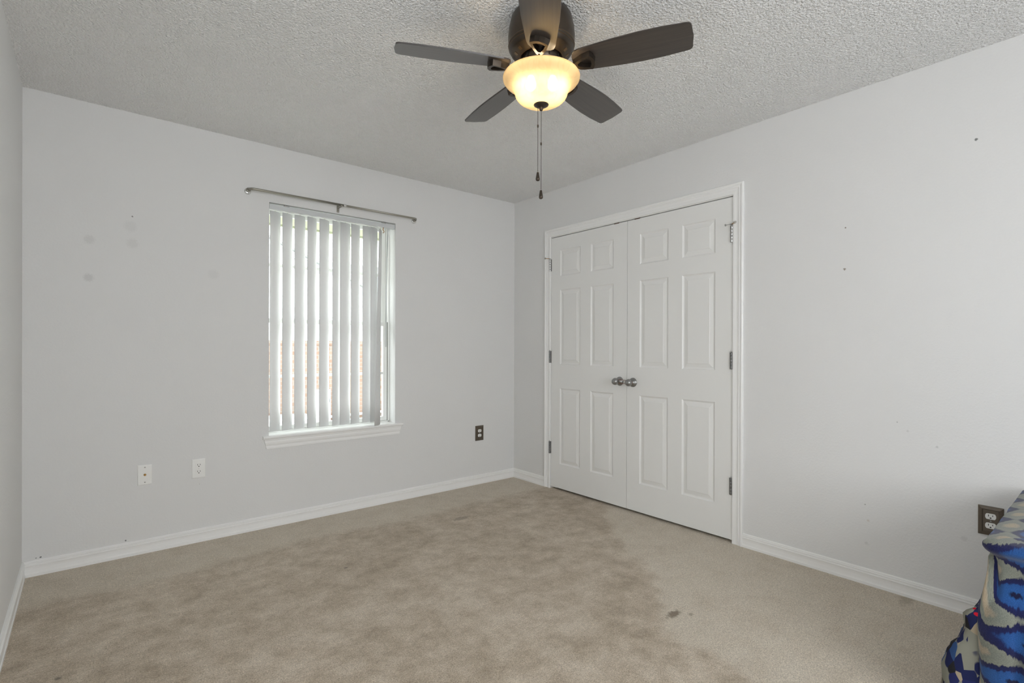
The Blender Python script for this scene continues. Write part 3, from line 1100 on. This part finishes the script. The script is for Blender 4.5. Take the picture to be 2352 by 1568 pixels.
def blade_outline():
    pts = []
    r0, r1 = 0.126, 0.560
    top = [(r0 + 0.001, 0.022), (r0 + 0.006, 0.038), (r0 + 0.017, 0.049), (r0 + 0.035, 0.0545), (0.22, 0.0600), (0.30, 0.0670), (0.38, 0.0705), (0.46, 0.0690), (r1 - 0.022, 0.0630)]
    tip = []
    for i in range(1, 8):
        a = PI / 2 - (PI / 2) * i / 8
        tip.append((r1 - 0.022 + 0.018 * math.cos(a), 0.0450 + 0.018 * math.sin(a)))
    mid = [(r1 - 0.003, 0.030), (r1, 0.0)]
    up = top + tip + mid
    dn = [(x, -y * 0.97) for x, y in reversed(up[:-1])]
    return [(r0, 0.0)] + up + dn


def make_blade(th, idx):
    e = Vector((math.cos(th), math.sin(th), 0))
    t0 = Vector((-math.sin(th), math.cos(th), 0))
    tp = t0 * math.cos(PITCH) + Vector((0, 0, 1)) * math.sin(PITCH)
    nn = e.cross(tp)
    if nn.z < 0:
        nn = -nn
    ctr = Vector((FX, FY, ZB))
    mb = MB()
    out = blade_outline()
    lo = [mb.bm.verts.new((x, y, -0.003)) for x, y in out]
    hi = [mb.bm.verts.new((x, y, 0.003)) for x, y in out]
    mb.bm.faces.new(lo[::-1])
    mb.bm.faces.new(hi)
    for i in range(len(out)):
        j = (i + 1) % len(out)
        mb.bm.faces.new((lo[i], lo[j], hi[j], hi[i]))
    me = bpy.data.meshes.new('fan_blade')
    bmesh.ops.recalc_face_normals(mb.bm, faces=list(mb.bm.faces))
    bmesh.ops.bevel(mb.bm, geom=[ed for ed in mb.bm.edges if abs(ed.verts[0].co.z - ed.verts[1].co.z) < 1e-6], offset=0.0012, segments=2, affect='EDGES')
    mb.bm.to_mesh(me)
    mb.bm.free()
    me.materials.append(BLADE)
    o = bpy.data.objects.new('fan_blade', me)
    COL.objects.link(o)
    mw = Matrix((e, tp, nn)).transposed().to_4x4()
    mw.translation = ctr
    o.matrix_world = mw
    adopt(o, fan)

    # cast blade iron: neck from the flywheel, then an open shield-shaped loop under the blade
    def at(x, y, z):
        return mw @ Vector((x, y, z))
    ib = MB()
    a = Vector((FX, FY, H - 0.180)) + e * 0.070
    ib.tube([a, a + e * 0.020 + Vector((0, 0, -0.010)), at(0.116, 0, -0.020), at(0.136, 0, -0.017)], [0.0095, 0.0085, 0.0075, 0.0085], 12)
    outer = [(0.130, 0.010), (0.166, 0.027), (0.199, 0.0345), (0.209, 0.018), (0.213, 0.0), (0.209, -0.018), (0.199, -0.0345), (0.166, -0.027), (0.130, -0.010)]
    inner = [(0.147, 0.005), (0.169, 0.0165), (0.191, 0.0225), (0.197, 0.012), (0.199, 0.0), (0.197, -0.012), (0.191, -0.0225), (0.169, -0.0165), (0.147, -0.005)]
    z0, z1 = -0.0245, -0.0035
    n = len(outer)
    R = {}
    for key, lst, zz in (('ol', outer, z0), ('il', inner, z0), ('oh', outer, z1), ('ih', inner, z1)):
        R[key] = [ib.bm.verts.new(at(x * 1.0, y * (1.0 if key[1] == 'l' else 1.06), zz)) for x, y in lst]
    for i in range(n):
        j = (i + 1) % n
        ib.bm.faces.new((R['ol'][i], R['ol'][j], R['il'][j], R['il'][i]))
        ib.bm.faces.new((R['oh'][i], R['oh'][j], R['ih'][j], R['ih'][i]))
        ib.bm.faces.new((R['ol'][i], R['ol'][j], R['oh'][j], R['oh'][i]))
        ib.bm.faces.new((R['il'][i], R['il'][j], R['ih'][j], R['ih'][i]))
    ib.build('blade_iron', BRONZE, o)
    return o


for k in range(5):
    make_blade(A0 - k * 2 * PI / 5, k)

# light kit: pan, glass bowl, bulbs, finial
b = MB().lathe([(0.0, H - 0.200), (0.050, H - 0.200), (0.060, H - 0.208), (0.062, H - 0.216), (0.030, H - 0.220), (0.0, H - 0.220)], C0, n=40)
kit = b.build('light_fitter', BRONZE, fan)
MB().lathe([(0.004, 2.10), (0.004, 2.235)], C0, n=12).build('centre_rod', BRONZE, fan)
PROF = [(0.1400, 2.2075), (0.1445, 2.2065), (0.1465, 2.2030), (0.1455, 2.1970), (0.1390, 2.1885), (0.1270, 2.1790), (0.1140, 2.1690), (0.1050, 2.1590), (0.1005, 2.1480), (0.0980, 2.1370),
        (0.0940, 2.1290), (0.0860, 2.1200), (0.0720, 2.1115), (0.0520, 2.1055), (0.0330, 2.1025), (0.0150, 2.1010), (0.0050, 2.1010)]
b = MB().lathe(PROF, C0, n=72)
bowl = b.build('glass_bowl', BOWL, fan, label='lit alabaster glass bowl')
sdm = bowl.modifiers.new('thick', 'SOLIDIFY')
sdm.thickness = 0.0035
sdm.offset = 1
for s in (-1, 1):
    off = CAM_R * (0.042 * s) - CAM_F * 0.036
    bp = Vector((FX + off.x, FY + off.y, 2.161))
    bprof = [(0.0, -0.024), (0.012, -0.021), (0.0185, -0.013), (0.0205, -0.002), (0.0185, 0.010), (0.013, 0.022), (0.010, 0.030), (0.0, 0.030)]
    bu = MB().lathe(bprof, bp, n=24).build('light_bulb', BULB, fan, label='lit warm bulb behind the bowl glass')
    MB().lathe([(0.0, 0.029), (0.0115, 0.029), (0.014, 0.034), (0.014, 0.050), (0.0, 0.050)], bp, n=20).build('bulb_socket', BRONZE, bu)
fb_ = MB().lathe([(0.0, 2.1030), (0.027, 2.1020), (0.0295, 2.0995), (0.0285, 2.0965), (0.020, 2.0915), (0.009, 2.0885), (0.0065, 2.0865), (0.0072, 2.0835), (0.0070, 2.0795), (0.0045, 2.0755), (0.0, 2.0745)], C0, n=32)
fin = fb_.build('finial', BRONZE, fan)


def pull_chain(x, y, z0, z1, zc, label):
    """beaded chain from z0 down to the wooden fob that ends at z1; coupling at zc"""
    mb = MB()
    zf = z1 + 0.034
    st = 0.0042
    k = int((z0 - zf) / st)
    for i in range(k):
        z = z0 - i * st
        mb.lathe([(0, -0.0015), (0.0012, -0.0009), (0.0015, 0), (0.0012, 0.0009), (0, 0.0015)], (x, y, z), n=6)
    mb.tube([(x, y, z0), (x, y, zf)], 0.0005, 5)
    o = mb.build('pull_chain', BRONZE, fan, label=label)
    MB().lathe([(0, -0.006), (0.0026, -0.005), (0.003, 0), (0.0026, 0.005), (0, 0.006)], (x, y, zc), n=10).build('chain_coupling', BRONZE, o)
    MB().lathe([(0.0, 0.034), (0.0040, 0.0335), (0.0046, 0.030), (0.0062, 0.020), (0.0078, 0.011), (0.0082, 0.007), (0.0070, 0.0025), (0.004, 0.0004), (0.0, 0.0)], (x, y, z1), n=20).build('chain_fob', BRONZE, o)


pull_chain(FX, FY, 2.0745, 1.7320, 1.947, 'longer pull chain hanging from the finial')
q = -CAM_R * 0.0125
pull_chain(FX + q.x, FY + q.y, 2.0930, 1.8020, 2.016, 'shorter pull chain beside the longer one')


# ------------------------------------------------------------------ bed with blanket and comforter at the near right corner
BX0, BX1, BY0, BY1, BZ = -0.905, -0.02, -5.12, -3.245, 0.600
bed = thing('bed', ((BX0 + BX1) / 2, (BY0 + BY1) / 2, 0), 'single bed under the blue blanket against the right wall', 'bed')
MB().box(BX0 + 0.03, BX1, BY0, BY1 - 0.03, 0.36, BZ - 0.012, 0.04, 4).build('mattress', MATTRESS, bed)
MB().box(BX0 + 0.045, BX1 - 0.015, BY0, BY1 - 0.045, 0.16, 0.36, 0.015).build('box_spring', MATTRESS, bed)
for lx in (BX0 + 0.10, BX1 - 0.08):
    for ly in (BY0 + 0.08, BY1 - 0.10):
        MB().box(lx - 0.03, lx + 0.03, ly - 0.03, ly + 0.03, 0, 0.16).build('leg', BEDWOOD, bed)


def cloth_mesh(name, rows, uvs, material, thick):
    me = bpy.data.meshes.new(name)
    nr, nc = len(rows), len(rows[0])
    verts = [tuple(v) for r in rows for v in r]
    faces = [(i * nc + j, i * nc + j + 1, (i + 1) * nc + j + 1, (i + 1) * nc + j) for i in range(nr - 1) for j in range(nc - 1)]
    me.from_pydata(verts, [], faces)
    uv = me.uv_layers.new(name='cloth')
    flat = [q for r in uvs for q in r]
    for lp in me.loops:
        uv.data[lp.index].uv = flat[lp.vertex_index]
    for pl in me.polygons:
        pl.use_smooth = True
    me.materials.append(material)
    o = bpy.data.objects.new(name, me)
    COL.objects.link(o)
    sd = o.modifiers.new('thick', 'SOLIDIFY')
    sd.thickness = thick
    sd.offset = -1
    return o


def path(s, off, rc=0.035):
    """point and outward normal on the rounded edge of the bed top; s=0 at the far-left corner,
    s<0 along the left side towards the camera, s>0 along the foot towards the right wall"""
    q = rc * PI / 4
    cx, cy = BX0 + rc, BY1 - rc
    if s < -q:
        return Vector((BX0, cy + (s + q), 0)), Vector((-1, 0, 0))
    if s > q:
        return Vector((cx + (s - q), BY1, 0)), Vector((0, 1, 0))
    a = PI * 3 / 4 - (s / rc)
    n = Vector((math.cos(a), math.sin(a), 0))
    return Vector((cx, cy, 0)) + n * rc, n


def lerp_tab(tab, x):
    for (a, p), (b_, q_) in zip(tab, tab[1:]):
        if x <= b_:
            t = (x - a) / (b_ - a)
            t = t * t * (3 - 2 * t)
            return p + (q_ - p) * t
    return tab[-1][1]


# blanket: rows from the middle of the bed, over the edge, down the side
S = [-1.85 + i * (1.75 / 90) for i in range(90)] + [-0.10 + i * 0.008 for i in range(26)] + [0.11 + i * 0.03 for i in range(26)]
S = [s for s in S if s < 0.84]
drop_tab = [(0.0, 0.010), (0.012, 0.022), (0.024, 0.023), (0.036, 0.012), (0.046, -0.008), (0.075, -0.014), (0.115, -0.017), (0.160, -0.014), (0.185, 0.006), (0.215, 0.024), (0.28, 0.036), (0.36, 0.034), (0.42, 0.030), (0.50, 0.034)]
drops = [0.0, 0.004, 0.009, 0.015, 0.021, 0.028, 0.036, 0.046, 0.058, 0.072, 0.088, 0.105, 0.125, 0.145, 0.165, 0.185, 0.205, 0.225, 0.25, 0.275, 0.30, 0.33, 0.36, 0.39, 0.42, 0.45, 0.48, 0.51]
ins = [0.80, 0.62, 0.46, 0.33, 0.22, 0.14, 0.08, 0.045, 0.022, 0.009]
rows, uvs = [], []
for i_ in ins:
    row, uvr = [], []
    for s in S:
        p, n = path(s, 0)
        k = min(i_, 0.80)
        c = Vector((p.x, p.y, 0)) - n * 0 
        # pull towards the bed axis so the top closes
        tx = BX0 + 0.80 if s < 0.0 else None
        w = Vector((max(p.x, min(BX0 + i_, BX1 - 0.005)), min(p.y, BY1 - i_), 0))
        z = BZ + 0.004 * noise.noise(Vector((w.x * 7, w.y * 7, 1))) - 0.007 * max(0, 1 - i_ / 0.045) ** 2
        row.append(Vector((w.x, w.y, z)))
        uvr.append((s if i_ < 0.05 else (w.y - BY1 if s < 0 else w.x - BX0), -i_))
    rows.append(row)
    uvs.append(uvr)
for d in drops:
    row, uvr = [], []
    for s in S:
        p, n = path(s, 0)
        dd = d if s < 0.004 else d * max(0.30, 1 - (s - 0.004) / 0.03)
        o_ = lerp_tab(drop_tab, d)
        amp = min(1.0, d / 0.25)
        fold = 0.010 * amp * math.sin(s * 41 + 2.0 * math.sin(s * 9) + d * 3) if s < -0.045 else 0
        crease = -0.010 * math.exp(-((s + 0.085 - 0.05 * d) / 0.012) ** 2) * min(1, d / 0.04)
        nz = 0.004 * noise.noise(Vector((s * 12, d * 14, 3)))
        if s > 0.012:
            o_ = min(o_, 0.006)
        q = p + n * (o_ + fold + crease + nz)
        row.append(Vector((q.x, q.y, BZ - 0.008 - dd)))
        uvr.append((s, d))
    rows.append(row)
    uvs.append(uvr)
blanket = cloth_mesh('blanket', rows, uvs, IKAT, 0.006)
sb_ = blanket.modifiers.new('soft', 'SUBSURF')
sb_.levels = 1
sb_.render_levels = 1
tag(blanket, 'blue and cream ikat fleece blanket draped over the bed at the lower right', 'blanket')

# leaf-print comforter hanging out below the blanket at the foot corner
rows, uvs = [], []
S2 = [-0.13 + i * 0.010 for i in range(11)] + [-0.02 + i * 0.003 for i in range(30)] + [0.075 + i * 0.01 for i in range(10)] + [0.18 + i * 0.03 for i in range(22)]
out_tab = [(0.0, 0.030), (0.033, 0.062), (0.080, 0.054), (0.110, 0.066), (0.137, 0.088), (0.17, 0.100), (0.215, 0.110), (0.325, 0.118), (0.375, 0.12)]
for k in range(34):
    d = 0.375 * k / 33
    row, uvr = [], []
    for s in S2:
        p, n = path(s, 0)
        w = 1.0 / (1 + math.exp(-(s - 0.006) / 0.0035))       # bulges on the foot side, tucked in on the left side
        o_ = lerp_tab(out_tab, d) * w - 0.022 * (1 - w)
        fold = 0.007 * min(1, d / 0.12) * math.sin(s * 48 + d * 10) * w + 0.005 * w * noise.noise(Vector((s * 18, d * 18, 8)))
        q = p + n * (o_ + fold)
        t_ = max(0.0, min(1.0, (s - 0.01) / 0.05))
        zt = 0.392 - 0.07 * t_ * t_ * (3 - 2 * t_)
        row.append(Vector((q.x, q.y, zt * (1 - k / 33) + 0.017 * k / 33)))
        vv = 0.0 if k == 0 else uvs[-1][len(row) - 1][1] + (row[-1] - rows[-1][len(row) - 1]).length
        uvr.append(((q.y - BY1) * 0.8 + (q.x - BX0) * 0.6, vv))
    rows.append(row)
    uvs.append(uvr)
comf = cloth_mesh('comforter', rows, uvs, LEAF, 0.008)
tag(comf, 'leaf print comforter with red dots hanging below the blue blanket', 'comforter')

# ------------------------------------------------------------------ outside
structure(MB().box(-9, 9, 0.17, 22, -0.35, -0.12).build('ground', LAWN), 'pale ground outside')
b = MB()
b.box(-5.0, 3.5, 0.17, 0.62, 2.082, 2.095)
b.box(-5.0, 3.5, 0.60, 0.625, 2.068, 2.22)
structure(b.build('trim_5', SOFFIT), 'eave soffit with painted lawn light outside above the window')

house = thing('neighbor_house', (0, 5.0, -0.12), 'brick and white siding house seen through the blind', 'house')
MB().box(-6.0, 4.0, 5.0, 5.2, -0.12, 1.19).build('brick_wall', BRICK, house)
MB().box(-6.0, 4.0, 4.985, 5.2, 1.19, 1.255).build('brick_cap', BRICK, house)
b = MB()
# lap siding up to the sloping rake
nlap = 15
for i in range(nlap):
    z0 = 1.255 + i * 0.1
    z1 = z0 + 0.1
    xe = 0.73 + (2.15 - z1) / 0.417
    xe = min(4.0, xe)
    pr = [(-0.0, z0), (-0.014, z0), (-0.002, z1), (0.0, z1)]
    b.extrude(pr, lambda a, z, t: Vector((t, 5.02 + a, z)), -6.0, xe)
b.build('gable_siding', SIDING, house)
rk = MB()
xa_, za_ = -1.4, 3.04
xb_, zb_ = 4.0, 0.787
rk.extrude([(0, 0.075), (0, 0.11), (0.10, 0.11), (0.10, 0.075)], lambda a, z, t: Vector((xa_ + (xb_ - xa_) * t, 4.985 + a, za_ + (zb_ - za_) * t + z)), 0.0, 0.45)
rk.build('rake_board', SHINGLE, house)
b = MB()
n = 14
for i in range(n):
    y0 = 6.2 + i * 0.22
    z0 = 1.70 + i * 0.118
    b.box(-6, 6, y0, y0 + 0.26, z0, z0 + 0.02)
    b.box(-6, 6, y0 + 0.005, y0 + 0.26, z0 - 0.12, z0)
b.build('shingle_roof', SHINGLE, house)
mt = thing('electric_meter', (0.03, 4.96, -0.02), 'white utility box with round meter on the brick wall outside', 'meter')
MB().box(-0.085, 0.16, 4.88, 4.98, -0.06, 0.46, 0.01).build('meter_box', UTIL, mt)
MB().lathe([(0.0, 0.05), (0.06, 0.05), (0.075, 0.03), (0.078, 0.0)], (0.06, 4.88, 0.28), (0, -1, 0), 24).build('meter_dial', MGLASS, mt)
tag(MB().box(1.14, 1.42, 4.86, 4.98, -0.07, 0.22, 0.01).build('utility_box', UTIL), 'small white utility box low on the brick wall outside', 'utility box')
tag(MB().tube([(0.165, 4.955, -0.005), (1.135, 4.955, 0.015)], 0.022, 10).build('conduit_pipe', UTIL), 'white conduit pipe along the foot of the brick wall outside', 'pipe')
ac = thing('condenser_unit', (-0.6, 4.55, -0.12), 'pale air conditioner condenser outside below the window line', 'air conditioner')
MB().box(-1.02, -0.28, 4.2, 4.85, -0.12, 0.11, 0.02).build('casing', UTIL, ac)
MB().lathe([(0.0, 0.0), (0.28, 0.0), (0.28, 0.012), (0.0, 0.03)], (-0.65, 4.52, 0.11), n=32).build('fan_grille', UTILG, ac)
